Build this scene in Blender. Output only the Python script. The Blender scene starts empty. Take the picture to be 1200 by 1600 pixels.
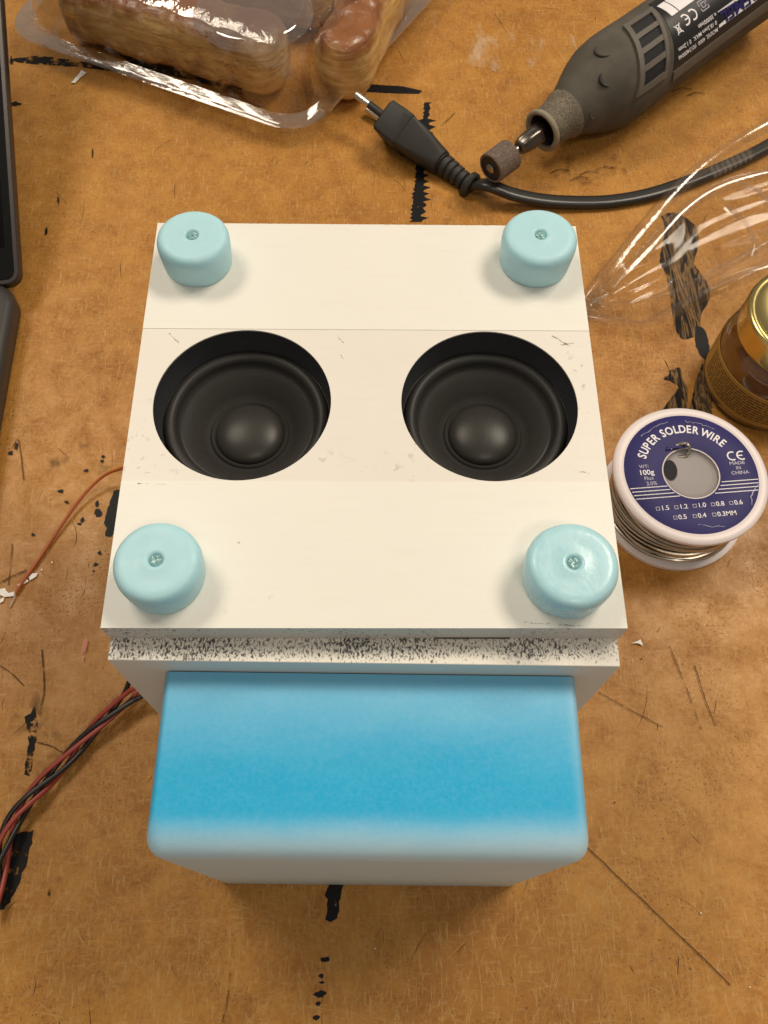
import bpy, bmesh, math, random
from mathutils import Vector, Matrix, Euler, noise

random.seed(7)
scene = bpy.context.scene
COL = scene.collection
S = 0.001            # everything below is written in millimetres
PI = math.pi

# ------------------------------------------------------------------ camera, room light, exposure
CAM = Vector((1.1715, -66.053, 330.566))
CROT = Euler((0.449024, -0.0148919, -0.0041986), 'XYZ')
FPX = 1379.2
cd = bpy.data.cameras.new('camera'); cam = bpy.data.objects.new('camera', cd); COL.objects.link(cam)
cam.location = CAM * S; cam.rotation_euler = CROT
cd.sensor_fit = 'AUTO'; cd.sensor_width = 36.0; cd.lens = FPX / 1600 * 36.0
cd.clip_start = 0.01; cd.clip_end = 50
cd.dof.use_dof = True; cd.dof.focus_distance = 0.255; cd.dof.aperture_fstop = 60
scene.camera = cam

world = bpy.data.worlds.new('World'); scene.world = world; world.use_nodes = True
bg = world.node_tree.nodes['Background']
bg.inputs['Color'].default_value = (1.0, 0.91, 0.80, 1); bg.inputs['Strength'].default_value = 0.23

def lamp(name, loc, sx, sy, watts, col=(1.0, 0.885, 0.715), aim=(0, 0.06, 0.08)):
    l = bpy.data.lights.new(name, 'AREA'); l.shape = 'RECTANGLE'; l.size = sx; l.size_y = sy
    l.energy = watts; l.color = col
    o = bpy.data.objects.new(name, l); COL.objects.link(o); o.location = loc
    o.rotation_euler = (Vector(aim) - Vector(loc)).to_track_quat('-Z', 'Y').to_euler()
    return o
lamp('ceiling_lamp', (-0.80, 0.85, 1.75), 0.75, 0.50, 15.5)
lamp('ceiling_lamp', (0.98, 0.78, 1.72), 0.80, 0.50, 25)
lamp('ceiling_lamp', (0.35, -0.95, 1.85), 0.50, 0.30, 6.0)

scene.render.engine = 'CYCLES'
scene.cycles.use_denoising = True
scene.cycles.transparent_max_bounces = 32
scene.cycles.max_bounces = 10
scene.cycles.caustics_reflective = False; scene.cycles.caustics_refractive = False
scene.view_settings.view_transform = 'Standard'; scene.view_settings.look = 'None'
scene.view_settings.gamma = 1.0; scene.view_settings.exposure = 0.0
scene.view_settings.use_curve_mapping = False

# ------------------------------------------------------------------ helpers
_RM = CROT.to_matrix()
def T(px, py, z=0.0):
    """point measured off the photograph, on the horizontal plane at height z (mm)"""
    d = _RM @ Vector(((px - 600) / FPX, -(py - 800) / FPX, -1.0))
    return CAM + d * ((z - CAM.z) / d.z)

def empty(name, loc=(0, 0, 0), rz=0.0, rot=None):
    o = bpy.data.objects.new(name, None); COL.objects.link(o)
    o.location = Vector(loc) * S; o.rotation_euler = rot if rot else (0, 0, rz); o.empty_display_size = 0.01
    return o
def tag(o, label=None, cat=None, group=None, kind=None):
    if label: o['label'] = label
    if cat: o['category'] = cat
    if group: o['group'] = group
    if kind: o['kind'] = kind
    return o
def add(name, VF, mats, parent=None, smooth=40, loc=None, idx=None, bevel=None, seg=2):
    V, F = VF
    me = bpy.data.meshes.new(name)
    me.from_pydata([Vector(v) * S for v in V], [], F); me.update()
    if not isinstance(mats, (list, tuple)): mats = [mats]
    for m in mats: me.materials.append(m)
    if idx:
        for p in me.polygons: p.material_index = idx(p)
    if smooth:
        for p in me.polygons: p.use_smooth = True
        me.set_sharp_from_angle(angle=math.radians(smooth))
    o = bpy.data.objects.new(name, me); COL.objects.link(o)
    if parent: o.parent = parent
    if loc is not None: o.location = Vector(loc) * S
    if bevel:
        b = o.modifiers.new('bevel', 'BEVEL'); b.width = bevel * S; b.segments = seg
        b.limit_method = 'ANGLE'; b.angle_limit = math.radians(50); b.harden_normals = False
    return o
def merge(parts):
    V, F = [], []
    for v, f in parts:
        n = len(V); V += list(v); F += [tuple(i + n for i in q) for q in f]
    return V, F
def xf(VF, M):
    return [M @ Vector(v) for v in VF[0]], VF[1]
def box(x0, x1, y0, y1, z0, z1):
    V = [(x0, y0, z0), (x1, y0, z0), (x1, y1, z0), (x0, y1, z0), (x0, y0, z1), (x1, y0, z1), (x1, y1, z1), (x0, y1, z1)]
    return V, [(0, 3, 2, 1), (4, 5, 6, 7), (0, 1, 5, 4), (1, 2, 6, 5), (2, 3, 7, 6), (3, 0, 4, 7)]
def lathe(prof, n=64, wob=None):
    V, F, rows = [], [], []
    for (r, z) in prof:
        if r < 1e-6:
            rows.append([len(V)]); V.append((0, 0, z))
        else:
            row = []
            for k in range(n):
                a = 2 * PI * k / n; rr = r * (wob(a, z) if wob else 1)
                row.append(len(V)); V.append((rr * math.cos(a), rr * math.sin(a), z))
            rows.append(row)
    for a, b in zip(rows, rows[1:]):
        if len(a) == 1 and len(b) == 1: continue
        for k in range(n):
            k2 = (k + 1) % n
            if len(a) == 1: F.append((a[0], b[k2], b[k]))
            elif len(b) == 1: F.append((a[k], a[k2], b[0]))
            else: F.append((a[k], a[k2], b[k2], b[k]))
    return V, F
def loft(rings, cap=True, closed=True):
    n = len(rings[0]); V, F = [], []
    for r in rings: V += [tuple(p) for p in r]
    for i in range(len(rings) - 1):
        for k in range(n if closed else n - 1):
            k2 = (k + 1) % n
            F.append((i * n + k, i * n + k2, (i + 1) * n + k2, (i + 1) * n + k))
    if cap and closed:
        F.append(tuple(reversed(range(n)))); F.append(tuple((len(rings) - 1) * n + k for k in range(n)))
    return V, F
def catmull(P, m=10):
    P = [Vector(p) for p in P]; Q = [2 * P[0] - P[1]] + P + [2 * P[-1] - P[-2]]; out = []
    for i in range(1, len(Q) - 2):
        a, b, c, d = Q[i - 1], Q[i], Q[i + 1], Q[i + 2]
        for k in range(m):
            t = k / m
            out.append(0.5 * ((2 * b) + (c - a) * t + (2 * a - 5 * b + 4 * c - d) * t * t + (3 * b - a - 3 * c + d) * t ** 3))
    out.append(P[-1]); return out
def sweep(path, sec, up=Vector((0, 0, 1)), cap=True, scale=None):
    """sec: list of (side, up) offsets"""
    rings = []
    for i, p in enumerate(path):
        t = (path[min(i + 1, len(path) - 1)] - path[max(i - 1, 0)]).normalized()
        s = t.cross(up).normalized(); u = s.cross(t)
        k = scale(i / (len(path) - 1)) if scale else 1
        rings.append([p + s * a * k + u * b * k for a, b in sec])
    return loft(rings, cap)
def circ(r, n=10): return [(r * math.cos(2 * PI * k / n), r * math.sin(2 * PI * k / n)) for k in range(n)]
def tube(path, r, n=10, scale=None): return sweep(path, circ(r, n), scale=scale)
def rrect(hx, hy, r, n=5, cx=0, cy=0):
    P = []
    for (sx, sy, a0) in ((1, 1, 0), (-1, 1, 90), (-1, -1, 180), (1, -1, 270)):
        for k in range(n + 1):
            a = math.radians(a0 + 90 * k / n)
            P.append((cx + sx * (hx - r) + r * math.cos(a), cy + sy * (hy - r) + r * math.sin(a)))
    return P
def plate_with_holes(outer, holes, z0, z1):
    """flat plate: outer polygon, list of hole polygons"""
    bm = bmesh.new(); loops = []
    for poly in [outer] + holes:
        vs = [bm.verts.new((x, y, 0)) for x, y in poly]
        for a, b in zip(vs, vs[1:] + vs[:1]): bm.edges.new((a, b))
        loops.append(len(poly))
    bmesh.ops.triangle_fill(bm, use_beauty=True, use_dissolve=False, edges=bm.edges[:])
    bm.verts.index_update()
    P = [(v.co.x, v.co.y) for v in bm.verts]; tri = []
    for f in bm.faces:
        q = [v.index for v in f.verts]
        if f.normal.z < 0: q.reverse()
        tri.append(tuple(q))
    bm.free()
    n = len(P); V = [(x, y, z1) for x, y in P] + [(x, y, z0) for x, y in P]
    F = tri + [tuple(i + n for i in reversed(t)) for t in tri]; s = 0
    for i, L in enumerate(loops):
        for k in range(L):
            a, b = s + k, s + (k + 1) % L
            F.append((a, a + n, b + n, b))
        s += L
    return V, F
def text(s, size, align='CENTER', bold=0.0):
    c = bpy.data.curves.new('t', 'FONT'); c.body = s; c.size = size; c.align_x = align; c.align_y = 'CENTER'
    c.offset = bold * size; c.resolution_u = 3
    o = bpy.data.objects.new('t', c); me = bpy.data.meshes.new_from_object(o)
    V = [(v.co.x, v.co.y, 0) for v in me.vertices]; F = [tuple(p.vertices) for p in me.polygons]
    bpy.data.objects.remove(o); bpy.data.curves.remove(c); bpy.data.meshes.remove(me)
    return V, F
def ribbon(P, w, closed=False):
    """flat strip of width w along 2-D polyline"""
    V, F = [], []
    for i, p in enumerate(P):
        a, b = P[max(i - 1, 0)], P[min(i + 1, len(P) - 1)]
        t = Vector((b[0] - a[0], b[1] - a[1])).normalized()
        ww = w(i / (len(P) - 1)) if callable(w) else w
        V += [(p[0] - t.y * ww / 2, p[1] + t.x * ww / 2, 0), (p[0] + t.y * ww / 2, p[1] - t.x * ww / 2, 0)]
    for i in range(len(P) - 1): F.append((2 * i, 2 * i + 1, 2 * i + 3, 2 * i + 2))
    return V, F

# ------------------------------------------------------------------ materials
def new(name):
    m = bpy.data.materials.new(name); m.use_nodes = True
    nt = m.node_tree; return m, nt, nt.nodes['Principled BSDF']
def N(nt, typ, ins=None, **props):
    n = nt.nodes.new(typ)
    for k, v in props.items(): setattr(n, k, v)
    for k, v in (ins or {}).items():
        s = n.inputs[k]
        if hasattr(v, 'is_output') or isinstance(v, bpy.types.NodeSocket): nt.links.new(v, s)
        else: s.default_value = v
    return n
def rgb(c): return (c[0], c[1], c[2], 1)
def coords(nt, scale=(1, 1, 1), rot=(0, 0, 0)):
    t = N(nt, 'ShaderNodeTexCoord')
    return N(nt, 'ShaderNodeMapping', {'Vector': t.outputs['Object'], 'Scale': scale, 'Rotation': rot}).outputs[0]
def nz(nt, vec, scale, detail=4, rough=0.55, dist=0.0):
    return N(nt, 'ShaderNodeTexNoise', {'Vector': vec, 'Scale': scale, 'Detail': detail, 'Roughness': rough, 'Distortion': dist}).outputs['Fac']
def ramp(nt, fac, stops):
    r = N(nt, 'ShaderNodeValToRGB', {'Fac': fac}); e = r.color_ramp.elements
    while len(e) < len(stops): e.new(0.5)
    for k, (p, c) in enumerate(stops):
        e[k].position = p; e[k].color = rgb(c) if hasattr(c, '__len__') else (c, c, c, 1)
    return r.outputs[0]
def mixc(nt, fac, a, b, mode='MIX'):
    m = N(nt, 'ShaderNodeMix', data_type='RGBA', blend_type=mode)
    for k, v in ((0, fac), (6, a), (7, b)):
        if isinstance(v, bpy.types.NodeSocket): nt.links.new(v, m.inputs[k])
        else: m.inputs[k].default_value = v if k == 0 else rgb(v)
    return m.outputs[2]
def math_(nt, op, a, b=0.0, clamp=False):
    m = N(nt, 'ShaderNodeMath', operation=op, use_clamp=clamp)
    for k, v in ((0, a), (1, b)):
        if isinstance(v, bpy.types.NodeSocket): nt.links.new(v, m.inputs[k])
        else: m.inputs[k].default_value = v
    return m.outputs[0]
def smap(nt, v, a, b, lo=0.0, hi=1.0):
    m = N(nt, 'ShaderNodeMapRange', {'Value': v, 'From Min': a, 'From Max': b, 'To Min': lo, 'To Max': hi}, interpolation_type='SMOOTHSTEP')
    return m.outputs[0]
def bump(nt, b, h, strength=0.3, dist=0.0005):
    n = N(nt, 'ShaderNodeBump', {'Height': h, 'Strength': strength, 'Distance': dist}); nt.links.new(n.outputs[0], b.inputs['Normal'])
def simple(name, col, rough=0.5, metal=0.0, var=0.15, vscale=300, bmp=0.1, spec=0.5, coat=0.0, stretch=(1, 1, 1)):
    m, nt, b = new(name); v = coords(nt, stretch)
    f = nz(nt, v, vscale, 5)
    c = mixc(nt, f, [x * (1 - var) for x in col], [min(1, x * (1 + var)) for x in col])
    nt.links.new(c, b.inputs['Base Color'])
    b.inputs['Roughness'].default_value = rough; b.inputs['Metallic'].default_value = metal
    b.inputs['Specular IOR Level'].default_value = spec; b.inputs['Coat Weight'].default_value = coat
    if bmp: bump(nt, b, nz(nt, v, vscale * 3, 3), bmp, 0.0002)
    return m

def make_table():
    m, nt, b = new('oiled_hardboard')
    v = coords(nt)
    big = nz(nt, v, 9, 4, 0.55); mid = nz(nt, v, 75, 8, 0.72, 0.3); fine = nz(nt, v, 620, 6, 0.8)
    fib = nz(nt, coords(nt, (1100, 130, 1), (0, 0, 0.25)), 1.0, 4, 0.6)
    fib2 = nz(nt, coords(nt, (140, 800, 1), (0, 0, -0.4)), 1.0, 4, 0.6)
    s = math_(nt, 'ADD', math_(nt, 'MULTIPLY', mid, 0.42), math_(nt, 'MULTIPLY', fine, 0.36))
    s = math_(nt, 'ADD', s, math_(nt, 'MULTIPLY', big, 0.22))
    c = ramp(nt, s, [(0.37, (0.225, 0.088, 0.015)), (0.45, (0.355, 0.152, 0.029)), (0.53, (0.455, 0.212, 0.046)), (0.65, (0.58, 0.295, 0.080))])
    worn = nz(nt, v, 5.5, 5, 0.6, 0.4)
    c = mixc(nt, smap(nt, worn, 0.50, 0.66, 0.0, 0.45), c, (0.27, 0.102, 0.018))
    fl = math_(nt, 'MULTIPLY', smap(nt, fib, 0.54, 0.70), 0.5)
    c = mixc(nt, fl, c, (0.60, 0.37, 0.16))
    fl2 = math_(nt, 'MULTIPLY', smap(nt, fib2, 0.56, 0.70), 0.4)
    c = mixc(nt, fl2, c, (0.56, 0.34, 0.15))
    # fine dark pits and specks
    pits = nz(nt, v, 900, 2, 0.5); grp = nz(nt, v, 26, 3)
    pf = math_(nt, 'MULTIPLY', smap(nt, pits, 0.60, 0.70), smap(nt, grp, 0.44, 0.62))
    c = mixc(nt, math_(nt, 'MULTIPLY', pf, 0.7), c, (0.12, 0.05, 0.015))
    nt.links.new(c, b.inputs['Base Color'])
    nt.links.new(smap(nt, mid, 0.3, 0.7, 0.50, 0.30), b.inputs['Roughness'])
    b.inputs['Specular IOR Level'].default_value = 0.25
    h = math_(nt, 'ADD', math_(nt, 'MULTIPLY', fine, 0.6), math_(nt, 'SUBTRACT', math_(nt, 'MULTIPLY', fl, 0.8), math_(nt, 'MULTIPLY', pf, 0.8)))
    bump(nt, b, h, 0.35, 0.0003)
    return m
def alpha_mark(name, col, lo, hi, scale, stretch=(1, 1, 1), rot=0.0, amax=1.0, rough=0.55, col2=None):
    m, nt, b = new(name); v = coords(nt, stretch, (0, 0, rot)); f = nz(nt, v, scale, 5, 0.65, 0.4)
    if col2: nt.links.new(mixc(nt, smap(nt, nz(nt, v, scale * 0.7, 4), 0.42, 0.6), col, col2), b.inputs['Base Color'])
    else: b.inputs['Base Color'].default_value = rgb(col)
    b.inputs['Roughness'].default_value = rough; b.inputs['Specular IOR Level'].default_value = 0.12
    nt.links.new(smap(nt, f, lo, hi, 0.0, amax), b.inputs['Alpha'])
    return m
def make_clear(name, tint=(0.97, 0.965, 0.96), gloss=0.06, edge=0.75, rough=0.05, milk=0.02, power=3.0, bscale=0, bstr=0.0):
    m, nt, b = new(name); nt.nodes.remove(b); out = nt.nodes['Material Output']
    lw = N(nt, 'ShaderNodeLayerWeight', {'Blend': 0.5}).outputs['Facing']
    f = math_(nt, 'ADD', math_(nt, 'MULTIPLY', math_(nt, 'POWER', lw, power), edge), gloss, True)
    tr = N(nt, 'ShaderNodeBsdfTransparent', {'Color': rgb(tint)}).outputs[0]
    gl = N(nt, 'ShaderNodeBsdfAnisotropic', {'Color': (1, 1, 1, 1), 'Roughness': rough})
    df = N(nt, 'ShaderNodeBsdfTranslucent', {'Color': (0.9, 0.88, 0.84, 1)}).outputs[0]
    if bscale:
        bn = N(nt, 'ShaderNodeBump', {'Height': nz(nt, coords(nt), bscale, 3, 0.5, 0.5), 'Strength': bstr, 'Distance': 0.002})
        nt.links.new(bn.outputs[0], gl.inputs['Normal'])
    a = N(nt, 'ShaderNodeMixShader', {0: milk, 1: tr, 2: df}).outputs[0]
    z = N(nt, 'ShaderNodeMixShader', {0: f, 1: a, 2: gl.outputs[0]}).outputs[0]
    nt.links.new(z, out.inputs['Surface'])
    return m
def make_paint(name, col, dirt=0.25, thr=(0.68, 0.76)):
    m, nt, b = new(name); v = coords(nt)
    c = mixc(nt, nz(nt, v, 14, 6, 0.7), [x * 0.93 for x in col], [min(1, x * 1.035) for x in col])
    c = mixc(nt, smap(nt, nz(nt, coords(nt, (1, 12, 1)), 60, 4), 0.5, 0.8, 0, 0.07), c, (0.5, 0.44, 0.36))
    c = mixc(nt, math_(nt, 'MULTIPLY', smap(nt, nz(nt, v, 420, 2), *thr), math_(nt, 'MULTIPLY', smap(nt, nz(nt, v, 35, 2), 0.52, 0.7), dirt)), c, (0.25, 0.2, 0.16))
    nt.links.new(c, b.inputs['Base Color']); b.inputs['Roughness'].default_value = 0.42
    b.inputs['Specular IOR Level'].default_value = 0.4
    bump(nt, b, math_(nt, 'ADD', nz(nt, v, 700, 3), math_(nt, 'MULTIPLY', nz(nt, v, 60, 2), 2.0)), 0.12, 0.0003)
    return m
def make_speckle(name, lo, hi, col=(0.80, 0.77, 0.70), dark=(0.03, 0.03, 0.035), scale=1500, gx=None):
    m, nt, b = new(name); v = coords(nt, (1, 0.55, 1))
    f = nz(nt, v, scale, 3, 0.6, 0.6); g = nz(nt, v, 28, 3, 0.6)
    t = math_(nt, 'ADD', f, math_(nt, 'MULTIPLY', math_(nt, 'SUBTRACT', g, 0.5), 0.45))
    if gx:   # wear is heavier towards one long side of the edge
        sx = N(nt, 'ShaderNodeSeparateXYZ', {'Vector': N(nt, 'ShaderNodeTexCoord').outputs['Object']})
        t = math_(nt, 'ADD', t, smap(nt, sx.outputs['Y'], gx[0], gx[1], gx[2], gx[3]))
    c = mixc(nt, smap(nt, t, lo, hi), col, dark)
    nt.links.new(c, b.inputs['Base Color']); b.inputs['Roughness'].default_value = 0.6
    bump(nt, b, t, 0.25, 0.0003)
    return m

M = {}
M['table'] = make_table()
M['ink'] = alpha_mark('black_paint_mark', (0.012, 0.012, 0.014), 0.30, 0.36, 500, rough=0.45)
M['ink_and_strip'] = alpha_mark('dry_brush_and_dark_strip', (0.014, 0.013, 0.013), 0.38, 0.50, 160, (1, 1, 1), 0, rough=0.6)
M['ink_thin'] = alpha_mark('thin_dark_scratch', (0.05, 0.022, 0.008), 0.30, 0.52, 220, amax=0.85)
M['scr'] = alpha_mark('pale_scratch', (0.72, 0.44, 0.16), 0.34, 0.60, 160, amax=0.6)
M['white_bit'] = alpha_mark('white_scrap', (0.85, 0.82, 0.78), 0.25, 0.38, 300, rough=0.35)
M['pink_bit'] = alpha_mark('pink_scrap', (0.75, 0.30, 0.25), 0.3, 0.5, 200, amax=0.7)
M['dust'] = alpha_mark('pale_dust', (0.80, 0.66, 0.50), 0.52, 0.78, 55, (1, 0.45, 1), 0.5, amax=0.55)
M['pencil'] = alpha_mark('pencil_smudge', (0.16, 0.14, 0.13), 0.38, 0.60, 900, amax=0.55)
M['grime'] = alpha_mark('grime', (0.06, 0.03, 0.012), 0.50, 0.75, 120, amax=0.5)
def make_torn():
    m, nt, b = new('torn_bark_stain'); v = coords(nt, (1, 0.13, 1), (0, 0, 0.14))
    f = nz(nt, v, 210, 5, 0.55, 1.2)
    nt.links.new(ramp(nt, f, [(0.40, (0.013, 0.011, 0.011)), (0.48, (0.030, 0.020, 0.014)), (0.53, (0.26, 0.15, 0.06)), (0.58, (0.030, 0.020, 0.014)), (0.66, (0.34, 0.20, 0.085))]), b.inputs['Base Color'])
    b.inputs['Roughness'].default_value = 0.6; b.inputs['Specular IOR Level'].default_value = 0.12; bump(nt, b, f, 0.4, 0.0006); return m
M['torn'] = make_torn()
M['white'] = make_paint('cream_white_paint', (0.81, 0.79, 0.735))
M['white_mid'] = make_paint('warm_white_paint', (0.775, 0.735, 0.675), 0.4, (0.60, 0.70))
M['body'] = make_paint('white_body_paint', (0.74, 0.72, 0.68), 0.15)
M['worn'] = make_speckle('worn_speckled_edge', 0.475, 0.62, dark=(0.07, 0.07, 0.075), scale=1900, gx=(-0.0068, -0.0040, -0.14, 0.0))
M['lid_edge'] = make_speckle('dirty_lid_edge', 0.56, 0.78, (0.62, 0.59, 0.54), (0.06, 0.055, 0.05), 900)
M['seam'] = simple('dark_gap', (0.012, 0.011, 0.011), 0.7)
M['cone'] = simple('black_paper_cone', (0.028, 0.0265, 0.024), 0.6, vscale=500, bmp=0.12, spec=0.2)
M['rubber'] = simple('black_rubber', (0.032, 0.030, 0.028), 0.5, vscale=700, bmp=0.15, spec=0.35)
M['dome'] = simple('black_dust_cap', (0.032, 0.030, 0.027), 0.36, vscale=900, bmp=0.15, spec=0.28)
M['rim'] = simple('black_speaker_wall', (0.040, 0.041, 0.045), 0.65, vscale=500, bmp=0.05, spec=0.1)
def make_foot(name, r0, r1, bs, coat):
    m, nt, b = new(name); b.inputs['Coat Weight'].default_value = coat; b.inputs['Coat Roughness'].default_value = 0.12; v = coords(nt)
    c = mixc(nt, nz(nt, v, 130, 4), (0.405, 0.67, 0.755), (0.445, 0.71, 0.79))
    nt.links.new(c, b.inputs['Base Color'])
    b.inputs['Subsurface Weight'].default_value = 0.35; b.inputs['Subsurface Radius'].default_value = (0.5, 0.9, 1.0)
    b.inputs['Subsurface Scale'].default_value = 0.004
    nt.links.new(smap(nt, nz(nt, v, 260, 3), 0.35, 0.7, r0, r1), b.inputs['Roughness'])
    bump(nt, b, math_(nt, 'ADD', nz(nt, v, 260, 3), math_(nt, 'MULTIPLY', nz(nt, v, 900, 3), 0.35)), bs, 0.0006)
    return m
M['foot'] = make_foot('pale_blue_resin', 0.42, 0.62, 0.12, 0.0)
M['fill'] = simple('clear_teal_resin', (0.20, 0.40, 0.42), 0.08, var=0.35, vscale=700, bmp=0.3, spec=0.8)
M['foot_gloss'] = make_foot('pale_blue_resin_glossy', 0.24, 0.42, 0.15, 0.06)
def make_blue():
    m, nt, b = new('blue_painted_glow'); v = coords(nt)
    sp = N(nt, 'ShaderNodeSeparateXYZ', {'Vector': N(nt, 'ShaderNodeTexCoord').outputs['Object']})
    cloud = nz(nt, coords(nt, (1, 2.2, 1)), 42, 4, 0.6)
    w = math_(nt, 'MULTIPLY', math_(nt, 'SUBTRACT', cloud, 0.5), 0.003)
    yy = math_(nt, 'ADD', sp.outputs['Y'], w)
    front = smap(nt, yy, -0.0525, -0.0385)                 # painted glow: the blue pales over the rounded front
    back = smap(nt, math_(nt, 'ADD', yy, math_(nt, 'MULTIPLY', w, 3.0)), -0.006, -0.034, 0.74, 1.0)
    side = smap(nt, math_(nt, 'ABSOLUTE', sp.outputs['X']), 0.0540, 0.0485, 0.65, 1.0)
    f = math_(nt, 'MULTIPLY', math_(nt, 'MULTIPLY', front, back), side)  # glow gradient put into the base colour: pale front, back and sides
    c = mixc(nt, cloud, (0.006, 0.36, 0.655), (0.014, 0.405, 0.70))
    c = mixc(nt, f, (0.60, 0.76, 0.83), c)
    c = mixc(nt, smap(nt, nz(nt, v, 850, 4, 0.7), 0.3, 0.75, 0.0, 0.05), c, (0.75, 0.85, 0.88))
    nt.links.new(c, b.inputs['Base Color'])
    b.inputs['Roughness'].default_value = 0.5
    b.inputs['Specular IOR Level'].default_value = 0.25; b.inputs['Subsurface Weight'].default_value = 0.1; b.inputs['Subsurface Scale'].default_value = 0.004
    bump(nt, b, nz(nt, v, 900, 3), 0.15, 0.0003)
    return m
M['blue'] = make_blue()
M['flange'] = simple('pale_lilac_plastic', (0.74, 0.66, 0.66), 0.42, var=0.04, vscale=80, bmp=0.05)
M['label'] = simple('navy_label', (0.022, 0.018, 0.115), 0.5, var=0.25, vscale=60, bmp=0.05, spec=0.22)
M['print'] = simple('white_print', (0.80, 0.77, 0.80), 0.5, var=0.05, bmp=0)
M['print_dim'] = simple('worn_white_print', (0.45, 0.42, 0.52), 0.5, var=0.35, vscale=900, bmp=0)
M['core'] = simple('grey_spool_core', (0.26, 0.235, 0.235), 0.5, var=0.08, vscale=60, bmp=0.05)
M['black_hole'] = simple('black_void', (0.01, 0.009, 0.012), 0.8, bmp=0)
M['solder'] = simple('solder_metal', (0.50, 0.46, 0.40), 0.28, 1.0, 0.2, 500, 0.1)
M['tool'] = simple('dusty_charcoal_rubber', (0.088, 0.078, 0.063), 0.8, var=0.6, vscale=70, bmp=0.25, spec=0.3)
def make_dusty():
    m, nt, b = new('dusty_tool_nose'); v = coords(nt)
    f = nz(nt, v, 1400, 3, 0.7); g = nz(nt, v, 60, 3)
    c = mixc(nt, smap(nt, math_(nt, 'ADD', math_(nt, 'MULTIPLY', f, 0.7), math_(nt, 'MULTIPLY', g, 0.3)), 0.42, 0.66), (0.085, 0.072, 0.055), (0.27, 0.22, 0.15))
    nt.links.new(c, b.inputs['Base Color']); b.inputs['Roughness'].default_value = 0.8; bump(nt, b, f, 0.25, 0.0003); return m
M['nose'] = make_dusty()
M['nose_rim'] = simple('dusty_tan_ring', (0.27, 0.23, 0.165), 0.8, var=0.3, vscale=300, bmp=0.3)
M['vent'] = simple('grey_vent_frame', (0.115, 0.10, 0.083), 0.65, var=0.25, vscale=200, bmp=0.15)
M['decal'] = simple('black_decal', (0.011, 0.010, 0.010), 0.32, var=0.2, bmp=0.03)
M['steel'] = simple('grey_steel', (0.30, 0.28, 0.26), 0.25, 1.0, 0.3, 200, 0.05)
M['nut'] = simple('dark_collet_steel', (0.16, 0.14, 0.125), 0.28, 1.0, 0.3, 200, 0.05)
M['bright'] = simple('nickel_pin', (0.82, 0.78, 0.70), 0.22, 1.0, 0.05, 200, 0)
def make_grit():
    m, nt, b = new('sanding_grit'); f = nz(nt, coords(nt), 2600, 3, 0.7)
    nt.links.new(ramp(nt, f, [(0.35, (0.05, 0.033, 0.026)), (0.52, (0.16, 0.11, 0.085)), (0.68, (0.38, 0.31, 0.26))]), b.inputs['Base Color'])
    b.inputs['Roughness'].default_value = 0.8; bump(nt, b, f, 0.8, 0.0006); return m
M['grit'] = make_grit()
M['plug'] = simple('black_plug_rubber', (0.020, 0.0195, 0.0165), 0.55, var=0.2, vscale=200, bmp=0.08)
M['cable'] = simple('black_cable', (0.019, 0.018, 0.017), 0.33, var=0.2, vscale=200, bmp=0.03)
M['clear'] = make_clear('clear_clamshell', gloss=0.11, edge=0.65, milk=0.04, power=2.2, bscale=150, bstr=0.30, rough=0.04)
M['clear_rim'] = make_clear('clear_clamshell_rim', gloss=0.16, edge=0.7, milk=0.10, power=1.8, bscale=60, bstr=0.15, rough=0.03)
M['film'] = make_clear('clear_film', gloss=0.02, edge=0.45, milk=0.03, power=3.0, rough=0.12)
M['film_fold'] = make_clear('clear_film_fold', (0.93, 0.92, 0.90), gloss=0.05, edge=0.5, milk=0.12, power=1.8, bscale=60, bstr=0.2, rough=0.14)
def make_pastry():
    m, nt, b = new('glazed_pastry'); v = coords(nt)
    sp = N(nt, 'ShaderNodeSeparateXYZ', {'Vector': N(nt, 'ShaderNodeTexCoord').outputs['Object']})
    z = math_(nt, 'ADD', sp.outputs['Z'], math_(nt, 'MULTIPLY', math_(nt, 'SUBTRACT', nz(nt, v, 45, 4), 0.5), 0.018))
    lay = nz(nt, coords(nt, (0.1, 0.1, 1)), 420, 3, 0.6, 0.6)
    side = ramp(nt, lay, [(0.30, (0.46, 0.24, 0.065)), (0.5, (0.66, 0.42, 0.155)), (0.72, (0.80, 0.60, 0.29))])
    side = mixc(nt, smap(nt, nz(nt, v, 38, 4), 0.45, 0.70, 0, 0.6), side, (0.26, 0.10, 0.025))
    top = mixc(nt, nz(nt, v, 70, 5), (0.15, 0.045, 0.012), (0.34, 0.13, 0.038))
    c = mixc(nt, smap(nt, z, 0.0265, 0.0345), side, top)
    nt.links.new(c, b.inputs['Base Color']); b.inputs['Roughness'].default_value = 0.34; b.inputs['Coat Weight'].default_value = 0.25
    bump(nt, b, math_(nt, 'ADD', nz(nt, v, 220, 5), math_(nt, 'MULTIPLY', lay, 0.8)), 0.45, 0.0015)
    return m
M['pastry'] = make_pastry()
def make_honey():
    m, nt, b = new('honey_behind_glass')
    nt.links.new(mixc(nt, nz(nt, coords(nt), 40, 3), (0.085, 0.030, 0.006), (0.15, 0.06, 0.012)), b.inputs['Base Color'])
    b.inputs['Roughness'].default_value = 0.12; b.inputs['Coat Weight'].default_value = 1.0; b.inputs['Coat Roughness'].default_value = 0.03
    b.inputs['Subsurface Weight'].default_value = 0.2; b.inputs['Subsurface Scale'].default_value = 0.006; return m
M['honey'] = make_honey()
M['gold'] = simple('gold_lid', (0.62, 0.50, 0.20), 0.22, 1.0, 0.12, 60, 0.06)
M['paper_label'] = simple('ochre_jar_label', (0.36, 0.205, 0.045), 0.45, var=0.15, vscale=120, bmp=0.03)
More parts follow.
